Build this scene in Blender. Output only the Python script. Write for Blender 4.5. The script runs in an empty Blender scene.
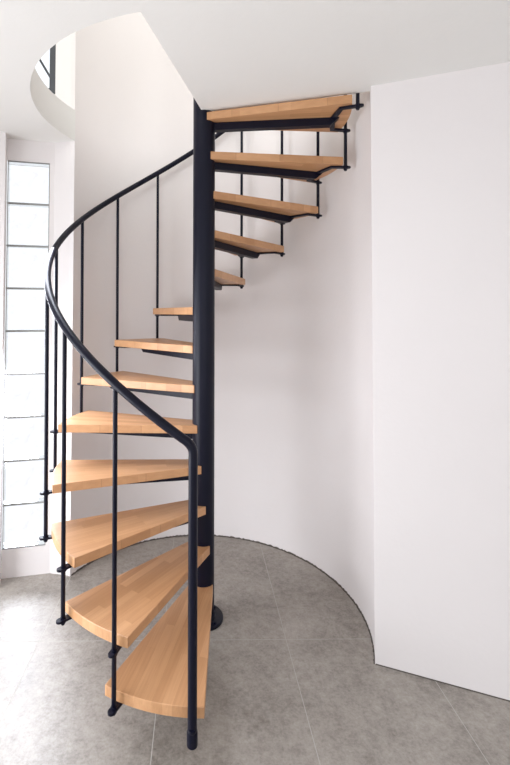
import bpy, bmesh, math, random
from mathutils import Vector, Matrix
R = math.radians
sc = bpy.context.scene
COL = sc.collection

# ------------------------------------------------------------ camera
F_PX = 449.74
cd = bpy.data.cameras.new('camera')
cam = bpy.data.objects.new('camera', cd); COL.objects.link(cam)
cd.sensor_fit = 'HORIZONTAL'; cd.sensor_width = 36.0
cd.lens = F_PX * 36.0 / 510.0
cd.shift_x = 51.27 / 510.0
cd.shift_y = -81.12 / 510.0
cd.clip_start = 0.02
cam.matrix_world = Matrix.Translation((0, -2.3386, 1.5534)) @ Matrix.Rotation(R(90 + 1.552), 4, 'X') @ Matrix.Rotation(R(0.1476), 4, 'Z')
sc.camera = cam

# ------------------------------------------------------------ world, lights, exposure
w = bpy.data.worlds.new('sky'); sc.world = w; w.use_nodes = True
bg = w.node_tree.nodes['Background']
bg.inputs['Color'].default_value = (0.93, 0.96, 1.0, 1); bg.inputs['Strength'].default_value = 1.16

def area(name, loc, target, sx, sy, power, color):
    l = bpy.data.lights.new(name, 'AREA'); l.shape = 'RECTANGLE'; l.size = sx; l.size_y = sy
    l.energy = power; l.color = color
    o = bpy.data.objects.new(name, l); COL.objects.link(o)
    d = Vector(target) - Vector(loc)
    o.matrix_world = Matrix.Translation(loc) @ d.to_track_quat('-Z', 'Y').to_matrix().to_4x4()
    return o
# fill lamps added out of view at the rear, the side and upstairs
area('rear_fill', (0.4, -4.88, 1.35), (0.4, 0, 1.35), 3.8, 2.1, 23, (0.95, 0.96, 1.0))  # added soft fill from behind the camera
area('side_fill', (-1.96, -1.35, 1.12), (0, -1.35, 1.12), 2.0, 2.15, 9, (0.95, 0.96, 1.0))  # added fill from the left, set in the unseen side opening
area('side_low_fill', (-1.96, -1.1, .78), (0, -1.1, .5), 1.6, 1.4, 47, (0.955, 0.975, 1.02))  # second, lower lamp added to brighten the left part of the floor
area('upper_fill', (-0.3, -4.88, 4.1), (-0.3, 0, 4.0), 4.0, 2.0, 126, (0.99, 1.0, 0.965))  # unseen lamp added to brighten the wall of the upper storey
# daylight spread downwards by the column of glass blocks
area('glass_block_daylight', (-1.052, .318, 1.3175), (-.66, -.552, .58), .22, 2.26, 29, (0.92, 0.96, 1.06)).data.spread = R(145)

vs = sc.view_settings
vs.view_transform = 'Standard'; vs.look = 'None'; vs.exposure = 0.05; vs.gamma = 1.0; vs.use_curve_mapping = False
sc.cycles.use_denoising = True
sc.cycles.max_bounces = 10; sc.cycles.diffuse_bounces = 6
sc.cycles.sample_clamp_indirect = 6.0

# ------------------------------------------------------------ materials
def nt(name):
    m = bpy.data.materials.new(name); m.use_nodes = True
    return m, m.node_tree.nodes, m.node_tree.links, m.node_tree.nodes['Principled BSDF']

def plaster(name, c1, c2):
    m, n, l, b = nt(name)
    tc = n.new('ShaderNodeTexCoord')
    no = n.new('ShaderNodeTexNoise'); no.inputs['Scale'].default_value = 2.2; no.inputs['Detail'].default_value = 5
    l.new(tc.outputs['Object'], no.inputs['Vector'])
    mx = n.new('ShaderNodeMix'); mx.data_type = 'RGBA'
    mx.inputs[6].default_value = (*c1, 1); mx.inputs[7].default_value = (*c2, 1)
    l.new(no.outputs['Fac'], mx.inputs[0]); l.new(mx.outputs[2], b.inputs['Base Color'])
    n2 = n.new('ShaderNodeTexNoise'); n2.inputs['Scale'].default_value = 45; n2.inputs['Detail'].default_value = 4
    l.new(tc.outputs['Object'], n2.inputs['Vector'])
    bp = n.new('ShaderNodeBump'); bp.inputs['Strength'].default_value = .07; bp.inputs['Distance'].default_value = .01
    l.new(n2.outputs['Fac'], bp.inputs['Height']); l.new(bp.outputs['Normal'], b.inputs['Normal'])
    b.inputs['Roughness'].default_value = .85; b.inputs['Specular IOR Level'].default_value = .2
    return m
M_WALL = plaster('wall_plaster', (.80, .765, .762), (.835, .805, .80))
M_CEIL = plaster('ceiling_plaster', (.81, .81, .79), (.84, .84, .82))

def floor_mat():
    m, n, l, b = nt('concrete_look_tile')
    tc = n.new('ShaderNodeTexCoord')
    mp = n.new('ShaderNodeMapping'); mp.inputs['Location'].default_value = (.19 + .585, .155 + 1.17, 0); mp.inputs['Rotation'].default_value = (0, 0, R(-.8))
    l.new(tc.outputs['Object'], mp.inputs['Vector'])
    br = n.new('ShaderNodeTexBrick'); br.offset = 0; br.squash = 1
    br.inputs['Scale'].default_value = 1; br.inputs['Brick Width'].default_value = .585; br.inputs['Row Height'].default_value = 1.17
    br.inputs['Mortar Size'].default_value = .0016; br.inputs['Mortar Smooth'].default_value = .2; br.inputs['Bias'].default_value = 0
    br.inputs['Color1'].default_value = (.9, .9, .9, 1); br.inputs['Color2'].default_value = (1, 1, 1, 1)
    l.new(mp.outputs['Vector'], br.inputs['Vector'])
    n1 = n.new('ShaderNodeTexNoise'); n1.inputs['Scale'].default_value = 3.2; n1.inputs['Detail'].default_value = 7; n1.inputs['Roughness'].default_value = .62
    n2 = n.new('ShaderNodeTexNoise'); n2.inputs['Scale'].default_value = 28; n2.inputs['Detail'].default_value = 8; n2.inputs['Roughness'].default_value = .7
    for q in (n1, n2): l.new(tc.outputs['Object'], q.inputs['Vector'])
    n3 = n.new('ShaderNodeTexNoise'); n3.inputs['Scale'].default_value = 90; n3.inputs['Detail'].default_value = 5; n3.inputs['Roughness'].default_value = .75
    l.new(tc.outputs['Object'], n3.inputs['Vector'])
    def mad(a, k, c):
        q = n.new('ShaderNodeMath'); q.operation = 'MULTIPLY_ADD'; l.new(a, q.inputs[0]); q.inputs[1].default_value = k
        if isinstance(c, float): q.inputs[2].default_value = c
        else: l.new(c, q.inputs[2])
        return q.outputs[0]
    v = mad(n1.outputs['Fac'], .38, mad(n2.outputs['Fac'], .34, mad(n3.outputs['Fac'], .28, 0.0)))
    cr = n.new('ShaderNodeValToRGB'); e = cr.color_ramp.elements
    e[0].position = .36; e[0].color = (.155, .135, .115, 1)
    e[1].position = .66; e[1].color = (.50, .463, .420, 1)
    k = cr.color_ramp.elements.new(.50); k.color = (.337, .306, .272, 1)
    l.new(v, cr.inputs['Fac'])
    mu = n.new('ShaderNodeMix'); mu.data_type = 'RGBA'; mu.blend_type = 'MULTIPLY'; mu.inputs[0].default_value = 1
    l.new(cr.outputs['Color'], mu.inputs[6]); l.new(br.outputs['Color'], mu.inputs[7])
    mg = n.new('ShaderNodeMix'); mg.data_type = 'RGBA'; mg.inputs[7].default_value = (.47, .45, .42, 1)
    l.new(br.outputs['Fac'], mg.inputs[0]); l.new(mu.outputs[2], mg.inputs[6]); l.new(mg.outputs[2], b.inputs['Base Color'])
    rr = n.new('ShaderNodeMapRange'); rr.inputs[3].default_value = .34; rr.inputs[4].default_value = .5
    l.new(n1.outputs['Fac'], rr.inputs[0])
    rm = n.new('ShaderNodeMix'); rm.data_type = 'FLOAT'; rm.inputs[3].default_value = .95
    l.new(br.outputs['Fac'], rm.inputs[0]); l.new(rr.outputs[0], rm.inputs[2]); l.new(rm.outputs[0], b.inputs['Roughness'])
    b.inputs['Specular IOR Level'].default_value = .6
    bp = n.new('ShaderNodeBump'); bp.inputs['Strength'].default_value = .12; bp.inputs['Distance'].default_value = .004
    l.new(n2.outputs['Fac'], bp.inputs['Height'])
    b2 = n.new('ShaderNodeBump'); b2.invert = True; b2.inputs['Strength'].default_value = .5; b2.inputs['Distance'].default_value = .003
    l.new(br.outputs['Fac'], b2.inputs['Height']); l.new(bp.outputs['Normal'], b2.inputs['Normal']); l.new(b2.outputs['Normal'], b.inputs['Normal'])
    return m
M_FLOOR = floor_mat()

def wood_mat():
    m, n, l, b = nt('oak_butcher_block')
    tc = n.new('ShaderNodeTexCoord'); oi = n.new('ShaderNodeObjectInfo')
    mul = n.new('ShaderNodeMath'); mul.operation = 'MULTIPLY'; mul.inputs[1].default_value = 37.3
    l.new(oi.outputs['Random'], mul.inputs[0])
    cx = n.new('ShaderNodeCombineXYZ'); l.new(mul.outputs[0], cx.inputs[0]); cx.inputs[1].default_value = .3
    va = n.new('ShaderNodeVectorMath'); va.operation = 'ADD'
    l.new(tc.outputs['Object'], va.inputs[0]); l.new(cx.outputs[0], va.inputs[1])
    br = n.new('ShaderNodeTexBrick'); br.offset = .37; br.offset_frequency = 2; br.squash = 1
    br.inputs['Scale'].default_value = 1; br.inputs['Brick Width'].default_value = .40; br.inputs['Row Height'].default_value = .037
    br.inputs['Mortar Size'].default_value = .0004; br.inputs['Mortar Smooth'].default_value = 1; br.inputs['Bias'].default_value = -.25
    br.inputs['Color1'].default_value = (.68, .385, .20, 1); br.inputs['Color2'].default_value = (.52, .27, .125, 1)
    br.inputs['Mortar'].default_value = (.48, .25, .12, 1)
    l.new(va.outputs[0], br.inputs['Vector'])
    mp = n.new('ShaderNodeMapping'); mp.inputs['Scale'].default_value = (4, 90, 40)
    l.new(va.outputs[0], mp.inputs['Vector'])
    g = n.new('ShaderNodeTexNoise'); g.inputs['Scale'].default_value = 1; g.inputs['Detail'].default_value = 6; g.inputs['Roughness'].default_value = .6
    l.new(mp.outputs['Vector'], g.inputs['Vector'])
    cr = n.new('ShaderNodeValToRGB'); cr.color_ramp.elements[0].position = .3; cr.color_ramp.elements[1].position = .72
    cr.color_ramp.elements[0].color = (.86, .82, .78, 1); cr.color_ramp.elements[1].color = (1, 1, 1, 1)
    l.new(g.outputs['Fac'], cr.inputs['Fac'])
    mu = n.new('ShaderNodeMix'); mu.data_type = 'RGBA'; mu.blend_type = 'MULTIPLY'; mu.inputs[0].default_value = 1
    l.new(br.outputs['Color'], mu.inputs[6]); l.new(cr.outputs['Color'], mu.inputs[7]); l.new(mu.outputs[2], b.inputs['Base Color'])
    b.inputs['Roughness'].default_value = .38; b.inputs['Specular IOR Level'].default_value = .5
    bp = n.new('ShaderNodeBump'); bp.inputs['Strength'].default_value = .05; bp.inputs['Distance'].default_value = .002
    l.new(g.outputs['Fac'], bp.inputs['Height']); l.new(bp.outputs['Normal'], b.inputs['Normal'])
    return m
M_WOOD = wood_mat()

def metal_mat(name, c, rough):
    m, n, l, b = nt(name)
    tc = n.new('ShaderNodeTexCoord')
    no = n.new('ShaderNodeTexNoise'); no.inputs['Scale'].default_value = 260; no.inputs['Detail'].default_value = 2
    l.new(tc.outputs['Object'], no.inputs['Vector'])
    bp = n.new('ShaderNodeBump'); bp.inputs['Strength'].default_value = .06; bp.inputs['Distance'].default_value = .001
    l.new(no.outputs['Fac'], bp.inputs['Height']); l.new(bp.outputs['Normal'], b.inputs['Normal'])
    b.inputs['Base Color'].default_value = (*c, 1); b.inputs['Roughness'].default_value = rough
    b.inputs['Specular IOR Level'].default_value = .22
    return m
M_STEEL = metal_mat('black_powder_coat', (.004, .0046, .015), .40)
M_FRAME = metal_mat('grey_window_frame', (.07, .075, .085), .45)
M_GAP = metal_mat('dark_sealant', (.11, .095, .085), .9)

def glass_mat():
    m, n, l, b = nt('glass_block')
    tc = n.new('ShaderNodeTexCoord')
    no = n.new('ShaderNodeTexNoise'); no.inputs['Scale'].default_value = 11; no.inputs['Detail'].default_value = 3; no.inputs['Distortion'].default_value = 1.5
    l.new(tc.outputs['Object'], no.inputs['Vector'])
    cr = n.new('ShaderNodeValToRGB'); cr.color_ramp.elements[0].position = .30; cr.color_ramp.elements[1].position = .47
    cr.color_ramp.elements[0].color = (.93, .915, .945, 1); cr.color_ramp.elements[1].color = (.97, .98, .98, 1)
    l.new(no.outputs['Fac'], cr.inputs['Fac'])
    t = n.new('ShaderNodeBsdfTransparent'); l.new(cr.outputs['Color'], t.inputs['Color'])
    g = n.new('ShaderNodeBsdfGlossy'); g.inputs['Roughness'].default_value = .1
    fr = n.new('ShaderNodeFresnel'); fr.inputs['IOR'].default_value = 1.35
    mx = n.new('ShaderNodeMixShader'); l.new(fr.outputs[0], mx.inputs[0]); l.new(t.outputs[0], mx.inputs[1]); l.new(g.outputs[0], mx.inputs[2])
    l.new(mx.outputs[0], n['Material Output'].inputs['Surface'])
    return m
M_GLASS = glass_mat()
M_MORTAR = plaster('window_mortar', (.30, .305, .30), (.36, .365, .36))

# ------------------------------------------------------------ helpers
def link(name, bm, mat, parent=None, smooth=False, bevel=0, mats=None):
    bmesh.ops.recalc_face_normals(bm, faces=bm.faces[:])
    me = bpy.data.meshes.new(name); bm.to_mesh(me); bm.free()
    for k in (mats or [mat]): me.materials.append(k)
    if smooth:
        for p in me.polygons: p.use_smooth = True
        me.set_sharp_from_angle(angle=R(38))
    o = bpy.data.objects.new(name, me); COL.objects.link(o)
    if parent: o.parent = parent
    if bevel:
        b = o.modifiers.new('bevel', 'BEVEL'); b.width = bevel; b.segments = 2; b.limit_method = 'ANGLE'; b.angle_limit = R(40)
    return o
def struct(name, bm, mat, parent=None, **k):
    o = link(name, bm, mat, parent, **k)
    if not parent: o['kind'] = 'structure'
    return o
def prism(bm, pts, z0, z1):
    a = [bm.verts.new((x, y, z0)) for x, y in pts]; c = [bm.verts.new((x, y, z1)) for x, y in pts]
    n = len(pts)
    bm.faces.new(a[::-1]); bm.faces.new(c)
    for i in range(n): bm.faces.new((a[i], a[(i + 1) % n], c[(i + 1) % n], c[i]))
def box(bm, x0, x1, y0, y1, z0, z1):
    prism(bm, [(x0, y0), (x1, y0), (x1, y1), (x0, y1)], z0, z1)
def wallseg(bm, p, q, z0, z1, t=.15):
    # t to the left of the direction p -> q
    p = Vector(p); q = Vector(q); d = (q - p).normalized(); nrm = Vector((-d.y, d.x)) * t
    prism(bm, [tuple(p), tuple(q), tuple(q + nrm), tuple(p + nrm)], z0, z1)
def tube(bm, pts, r, seg=20, cap=True):
    pts = [Vector(p) for p in pts]; rings = []
    t = (pts[1] - pts[0]).normalized()
    n = t.orthogonal().normalized()
    for i, p in enumerate(pts):
        if i == 0: tt = pts[1] - p
        elif i == len(pts) - 1: tt = p - pts[i - 1]
        else: tt = pts[i + 1] - pts[i - 1]
        tt.normalize(); n = (n - tt * n.dot(tt)).normalized(); b = tt.cross(n)
        rr = r[i] if isinstance(r, (list, tuple)) else r
        rings.append([bm.verts.new(p + (n * math.cos(2 * math.pi * k / seg) + b * math.sin(2 * math.pi * k / seg)) * rr) for k in range(seg)])
    for a, b in zip(rings, rings[1:]):
        for k in range(seg): bm.faces.new((a[k], a[(k + 1) % seg], b[(k + 1) % seg], b[k]))
    if cap: bm.faces.new(rings[0][::-1]); bm.faces.new(rings[-1])
def dirv(a): return Vector((-math.sin(a), -math.cos(a)))      # a = 0 towards the camera, growing with the climb

# ------------------------------------------------------------ the setting
Z_CEIL, Z_UP, Z_TOP = 2.60, 2.787, 5.3
CX, CY, RW = -.018, .012, .842
A_LEFT, A_RIGHT = R(114.6), R(291.4)

bm = bmesh.new(); prism(bm, [(-3.35, -5.2), (3.2, -5.2), (3.2, 1.3), (-.88, 1.3), (-.88, .47), (-3.35, .47)], -.12, 0)
struct('floor', bm, M_FLOOR)

def circ_r(a, rad=RW):          # distance from the pole's axis to the well's circle in direction a
    d = dirv(a); c = Vector((CX, CY)); b = d.dot(c)
    return b + math.sqrt(b * b - c.dot(c) + rad * rad)
def ring_pts(a0, a1, n, rad=RW):
    return [dirv(a0 + (a1 - a0) * i / n) * circ_r(a0 + (a1 - a0) * i / n, rad) for i in range(n + 1)]

# slab between the floors with its round stairwell and the landing's two straight edges
A_E1, A_E2 = R(15.4), R(287.95)
def outer(a):
    d = dirv(a); t = 1e9
    for lim, c in ((3.2, d.x), (-3.35, d.x), (1.3, d.y), (-5.2, d.y)):
        if abs(c) > 1e-9 and lim / c > 0: t = min(t, lim / c)
    if R(90) < a < A_LEFT: t = min(t, .48 / d.y) if d.y > .01 else t
    if A_LEFT <= a <= A_RIGHT: t = 1.05
    return d * t
bm = bmesh.new()
def slab_sector(a0, a1, n, fr):
    prev = None
    for i in range(n + 1):
        a = a0 + (a1 - a0) * i / n
        pi_ = dirv(a) * fr(a); po = outer(a)
        cur = [bm.verts.new((pi_.x, pi_.y, Z_CEIL)), bm.verts.new((po.x, po.y, Z_CEIL)), bm.verts.new((po.x, po.y, Z_UP)), bm.verts.new((pi_.x, pi_.y, Z_UP))]
        if prev:
            bm.faces.new((prev[0], prev[1], cur[1], cur[0])); bm.faces.new((prev[3], cur[3], cur[2], prev[2]))
            bm.faces.new((prev[0], cur[0], cur[3], prev[3])); bm.faces.new((prev[1], prev[2], cur[2], cur[1]))
        else: bm.faces.new(cur)
        prev = cur
    bm.faces.new(prev[::-1])
slab_sector(A_E1, A_E2, 240, lambda a: circ_r(a) + (.006 if A_LEFT + .02 < a < A_RIGHT else 0))
slab_sector(A_E2, A_E1 + 2 * math.pi, 40, lambda a: .0575)
struct('ceiling', bm, M_CEIL, smooth=False)
bm = bmesh.new(); box(bm, -3.35, 3.2, -5.2, 1.3, Z_TOP, Z_TOP + .15)
struct('ceiling', bm, M_CEIL)

# curved wall of the stairwell, both storeys
bm = bmesh.new()
inn = ring_pts(A_LEFT, A_RIGHT, 140); out = ring_pts(A_LEFT, A_RIGHT, 140, RW + .12)
prism(bm, [tuple(p) for p in inn] + [tuple(p) for p in reversed(out)], 0, Z_TOP)
curved = struct('wall_back', bm, M_WALL, smooth=True)

# sealant line where the curved wall meets the tiles
random.seed(3)
bm = bmesh.new()
seg = ring_pts(A_LEFT + .01, A_RIGHT, 260, RW - .0005)
prev = None
for p in seg:
    d = p.normalized(); k = random.uniform(.004, .011); g = random.uniform(.003, .007)
    cur = [bm.verts.new((p.x, p.y, k)), bm.verts.new((p.x - d.x * g, p.y - d.y * g, k * .5)), bm.verts.new((p.x - d.x * g, p.y - d.y * g, 0)), bm.verts.new((p.x, p.y, 0))]
    if prev:
        for i in range(4): bm.faces.new((prev[i], prev[(i + 1) % 4], cur[(i + 1) % 4], cur[i]))
    else: bm.faces.new(cur)
    prev = cur
bm.faces.new(prev[::-1])
struct('baseboard_back', bm, M_GAP)

# flat wall running on from the curved one towards the viewer's right
P0 = dirv(A_RIGHT) * circ_r(A_RIGHT); DR = dirv(R(292.1))
P1 = P0 + DR * ((3.0 - P0.x) / DR.x)
bm = bmesh.new(); wallseg(bm, P0, P1, 0, Z_TOP, .12)
struct('wall_right', bm, M_WALL, bevel=.003)
bm = bmesh.new(); wallseg(bm, P0 + Vector((.002, -.0028)), P1 + Vector((0, -.0028)), 0, .0035, .003)
struct('baseboard_right', bm, M_GAP)
bm = bmesh.new(); box(bm, 3.0, 3.15, -5.0, P1.y + .2, 0, Z_TOP)
struct('wall_right', bm, M_WALL)

# left: wall, return, window bay, pier
WL, WR, WE = Vector((-1.180, .333)), Vector((-.942, .387)), Vector((-.917, .393))
W1Z0, W1Z1, W2Z0, W2Z1 = .165, 2.470, 2.90, 4.9
bm = bmesh.new()
prism(bm, [(-2.0, .24), (-1.15, .24), tuple(WL), (-1.31, .42), (-2.0, .42)], 0, Z_TOP)
t = .09
wallseg(bm, WL, WR, 0, W1Z0, t); wallseg(bm, WL, WR, W1Z1, W2Z0, t); wallseg(bm, WL, WE, W2Z1, Z_TOP, t)
wallseg(bm, WR, WE, 0, W2Z0, t)
pe = dirv(A_LEFT) * circ_r(A_LEFT)
prism(bm, [tuple(WE), (-.815, .372), (pe.x, pe.y), (pe.x, pe.y + .12), (-.925, .54)], 0, Z_TOP)
struct('wall_left', bm, M_WALL)
# unseen side and rear walls; their openings are added to let light in
bm = bmesh.new()
for z0, z1, y0, y1 in ((2.25, Z_TOP, -5, .42), (0, 2.25, -5, -2.4), (0, 2.25, -.3, .42)):
    box(bm, -2.12, -2.0, y0, y1, z0, z1)
struct('wall_left', bm, M_WALL)
bm = bmesh.new()
for z0, z1, x0, x1 in ((0, .25, -2, 3), (2.4, 3.05, -2, 3), (5.15, Z_TOP, -2, 3), (.25, 2.4, -2, -1.55), (.25, 2.4, 2.35, 3), (3.05, 5.15, 1.85, 3)):
    box(bm, x0, x1, -5.15, -5.0, z0, z1)
struct('wall_front', bm, M_WALL)

# window_1: column of nine glass blocks
win = bpy.data.objects.new('window_1', None); COL.objects.link(win); win['kind'] = 'structure'
wd = (WR - WL); ww = wd.length; ang = math.atan2(wd.y, wd.x)
win.location = (WL.x, WL.y, W1Z0); win.rotation_euler = (0, 0, ang)
nb = 9; bh = (W1Z1 - W1Z0) / nb
bm = bmesh.new(); hw1 = W1Z1 - W1Z0
for k in range(nb + 1):
    zc = k * bh; box(bm, .0015, ww - .0015, .004, .062, max(.001, zc - .0055), min(hw1 - .001, zc + .0055))
for x0, x1 in ((.0015, .006), (ww - .006, ww - .0015)): box(bm, x0, x1, .010, .061, .002, hw1 - .002)
link('mortar', bm, M_MORTAR, win)
def block_bm():
    bm = bmesh.new(); N = 8; g = .0062; x0, x1 = g, ww - g; z0, z1 = .0059, bh - .0059
    V = [[None] * (N + 1) for _ in range(N + 1)]
    for i in range(N + 1):
        for j in range(N + 1):
            u, v = i / N, j / N
            pil = (1 - (2 * u - 1) ** 8) * (1 - (2 * v - 1) ** 8)
            V[i][j] = bm.verts.new((x0 + (x1 - x0) * u, .012 - .010 * pil, z0 + (z1 - z0) * v))
    for i in range(N):
        for j in range(N): bm.faces.new((V[i][j], V[i + 1][j], V[i + 1][j + 1], V[i][j + 1]))
    rim = [V[i][0] for i in range(N + 1)] + [V[N][j] for j in range(1, N + 1)] + [V[i][N] for i in range(N - 1, -1, -1)] + [V[0][j] for j in range(N - 1, 0, -1)]
    bk = [bm.verts.new((q.co.x, .060, q.co.z)) for q in rim]
    for i in range(len(rim)): bm.faces.new((rim[i], bk[i], bk[(i + 1) % len(rim)], rim[(i + 1) % len(rim)]))
    bm.faces.new(bk)
    return bm
b0 = link('glass_block', block_bm(), M_GLASS, win, smooth=True)
for k in range(1, nb):
    c = b0.copy(); COL.objects.link(c); c.location = (0, 0, k * bh); c.parent = win

# window_2: dark framed window of the upper floor
win2 = bpy.data.objects.new('window_2', None); COL.objects.link(win2); win2['kind'] = 'structure'
win2.location = (WL.x, WL.y, W2Z0); win2.rotation_euler = (0, 0, ang)
w2 = (WE - WL).length; h2 = W2Z1 - W2Z0
bm = bmesh.new()
for x0, x1, z0, z1 in ((.001, .034, 0.001, h2 - .001), (w2 - .036, w2 - .001, 0.001, h2 - .001), (.034, w2 - .036, 0.001, .04), (.034, w2 - .036, h2 - .04, h2 - .001)):
    box(bm, x0, x1, .012, .07, z0, z1)
link('window_frame', bm, M_FRAME, win2)
bm = bmesh.new()
tube(bm, [(w2 - .032, .03, .115), (.07, .03, .39)], .007, 10)
link('stay_bar', bm, M_FRAME, win2, smooth=True)

# ------------------------------------------------------------ the spiral staircase
stair = bpy.data.objects.new('spiral_staircase', None); COL.objects.link(stair)
stair['label'] = 'spiral staircase with light oak treads, black steel centre pole, slim balusters and curved handrail'
stair['category'] = 'staircase'
A0, STEP, RISE, Z1 = R(13.743), R(21.8915), .2, .1874
RT, WO, WB, WI, UI, TH = .7397, .1816, .170, .0572, .0202, .040
RB, RR, PHIB, RP = .764, .770, R(-.1731), .057
NT = 13
def bal_ang(j): return A0 + (j - .5) * STEP + PHIB
def tread_z(n): return Z1 + (n - 1) * RISE
def rail_z(a): return 1.297 + .2022 * ((a - bal_ang(1)) / STEP)

bm = bmesh.new(); tube(bm, [(0, 0, .008), (0, 0, 3.62)], RP, 48)
link('centre_pole', bm, M_STEEL, stair, smooth=True)
bm = bmesh.new(); tube(bm, [(0, 0, 3.62), (0, 0, 3.632), (0, 0, 3.64)], [RP + .002, RP + .002, RP - .006], 48)
link('pole_cap', bm, M_STEEL, stair, smooth=True)
bm = bmesh.new(); tube(bm, [(0, 0, 0), (0, 0, .012), (0, 0, .015)], [.103, .103, .100], 56)
tube(bm, [(0, 0, .014), (0, 0, .026), (0, 0, .030)], [RP + .007, RP + .005, RP + .001], 48)
for k in range(4):
    a = R(45 + 90 * k); tube(bm, [(.083 * math.cos(a), .083 * math.sin(a), .014), (.083 * math.cos(a), .083 * math.sin(a), .021)], .008, 6)
link('base_plate', bm, M_STEEL, stair, smooth=True)

# one board: local +X outwards along the tread, +Y its lower (front) side
def tread_bm(WB=WB):
    bm = bmesh.new(); N = 18
    a_f, a_b = math.asin(WO / RT), -math.asin(WB / RT)
    pts = [(UI, WI)] + [(RT * math.cos(a_f + (a_b - a_f) * i / N), RT * math.sin(a_f + (a_b - a_f) * i / N)) for i in range(N + 1)] + [(UI, -WI)]
    prism(bm, pts, -TH, 0)
    return bm
def flat_poly(bm, pts, wdt, z0, z1, round_end=True):
    pts = [Vector(p) for p in pts]; L, Rr = [], []
    for i, p in enumerate(pts):
        if i == 0: d = pts[1] - p
        elif i == len(pts) - 1: d = p - pts[i - 1]
        else: d = (pts[i + 1] - p).normalized() + (p - pts[i - 1]).normalized()
        d.normalize(); n = Vector((-d.y, d.x)); L.append(p + n * wdt / 2); Rr.append(p - n * wdt / 2)
    d = (pts[-1] - pts[-2]).normalized(); n = Vector((-d.y, d.x)); cap = []
    if round_end:
        for k in range(1, 8):
            t = math.pi * k / 8; cap.append(pts[-1] + n * math.cos(t) * wdt / 2 + d * math.sin(t) * wdt / 2)
    prism(bm, [tuple(q) for q in L + cap + Rr[::-1]], z0, z1)
def support_bm():
    bm = bmesh.new(); hw = .020; zt = -TH - .0005; zb = -TH - .039
    # radial box bar with a slanted outer end
    V = [(RP - .012, zt), (.690, zt), (.645, zb), (RP - .012, zb)]
    a = [bm.verts.new((x, -hw, z)) for x, z in V]; c = [bm.verts.new((x, hw, z)) for x, z in V]
    bm.faces.new(a[::-1]); bm.faces.new(c)
    for i in range(4): bm.faces.new((a[i], a[(i + 1) % 4], c[(i + 1) % 4], c[i]))
    # forked flat arms carrying the balusters
    for s in (1, -1):
        th = (STEP / 2 - s * PHIB) * s
        e = Vector((math.cos(th), math.sin(th)))
        flat_poly(bm, [(.655, s * .006), (.668, s * .07), tuple(Vector((.668, s * .118)).lerp(e * .70, .5)), tuple(e * (RB + .014))], .028, zt - .0095, zt)
    return bm
t0 = link('tread', tread_bm(), M_WOOD, stair, bevel=.0025); t0['label'] = 'light oak wedge tread'
s0 = link('tread_support', support_bm(), M_STEEL, t0, bevel=.0015)
for n in range(1, NT + 1):
    a = A0 + (n - 1) * STEP; d = dirv(a)
    if n == 1:
        o, s = t0, s0
        wide = link('tread_plan', tread_bm(.197), M_WOOD); t0_mesh = wide.data; bpy.data.objects.remove(wide)
    else:
        o = t0.copy(); COL.objects.link(o); o.parent = stair
        s = s0.copy(); COL.objects.link(s); s.parent = o
    o.location = (0, 0, tread_z(n)); o.rotation_euler = (0, 0, math.atan2(d.y, d.x))

t0.data = t0_mesh       # the lowest tread is cut a little wider at the back

# handrail with its lower end turned down into the newel
def rp_(a, z, r=RR): d = dirv(a) * r; return (d.x, d.y, z)
A_N = bal_ang(0)
bm = bmesh.new()
path = [rp_(A_N, .090), rp_(A_N, .12), rp_(A_N, .5), rp_(A_N, .9), rp_(A_N, 1.055)]
p0, p1, p2 = Vector(rp_(A_N, 1.07)), Vector(rp_(A_N, rail_z(A_N) + .004)), Vector(rp_(A_N + R(2.9), rail_z(A_N + R(2.9))))
for k in range(9):
    t = k / 8; path.append(tuple(p0 * (1 - t) ** 2 + p1 * 2 * t * (1 - t) + p2 * t * t))
a_end = bal_ang(13) + R(2.5); NH = 190
for k in range(1, NH + 1):
    a = A_N + R(2.9) + (a_end - A_N - R(2.9)) * k / NH; path.append(rp_(a, rail_z(a)))
tube(bm, path, .0163, 20)
rail = link('handrail', bm, M_STEEL, stair, smooth=True)
bm = bmesh.new()
tube(bm, [rp_(A_N, .083), rp_(A_N, .087), rp_(A_N, .132), rp_(A_N, .136)], [.015, .0185, .0185, .0168], 24)
link('foot_socket', bm, M_STEEL, rail, smooth=True)

for j in range(1, NT + 1):
    a = bal_ang(j); zt = rail_z(a) - .010; zb = tread_z(j) - TH - .024
    bm = bmesh.new(); tube(bm, [rp_(a, zb, RB), rp_(a, zb + .004, RB), rp_(a, zt, RR)], [.0065, .0088, .0088], 14)
    b = link('baluster', bm, M_STEEL, stair, smooth=True)
    for n in (j, j + 1):
        if n > NT: continue
        z = tread_z(n) - TH
        bm = bmesh.new(); tube(bm, [rp_(a, z - .0165, RB), rp_(a, z - .0155, RB), rp_(a, z + .004, RB), rp_(a, z + .005, RB)], [.009, .0115, .0115, .009], 14)
        link('collar', bm, M_STEEL, b, smooth=True)
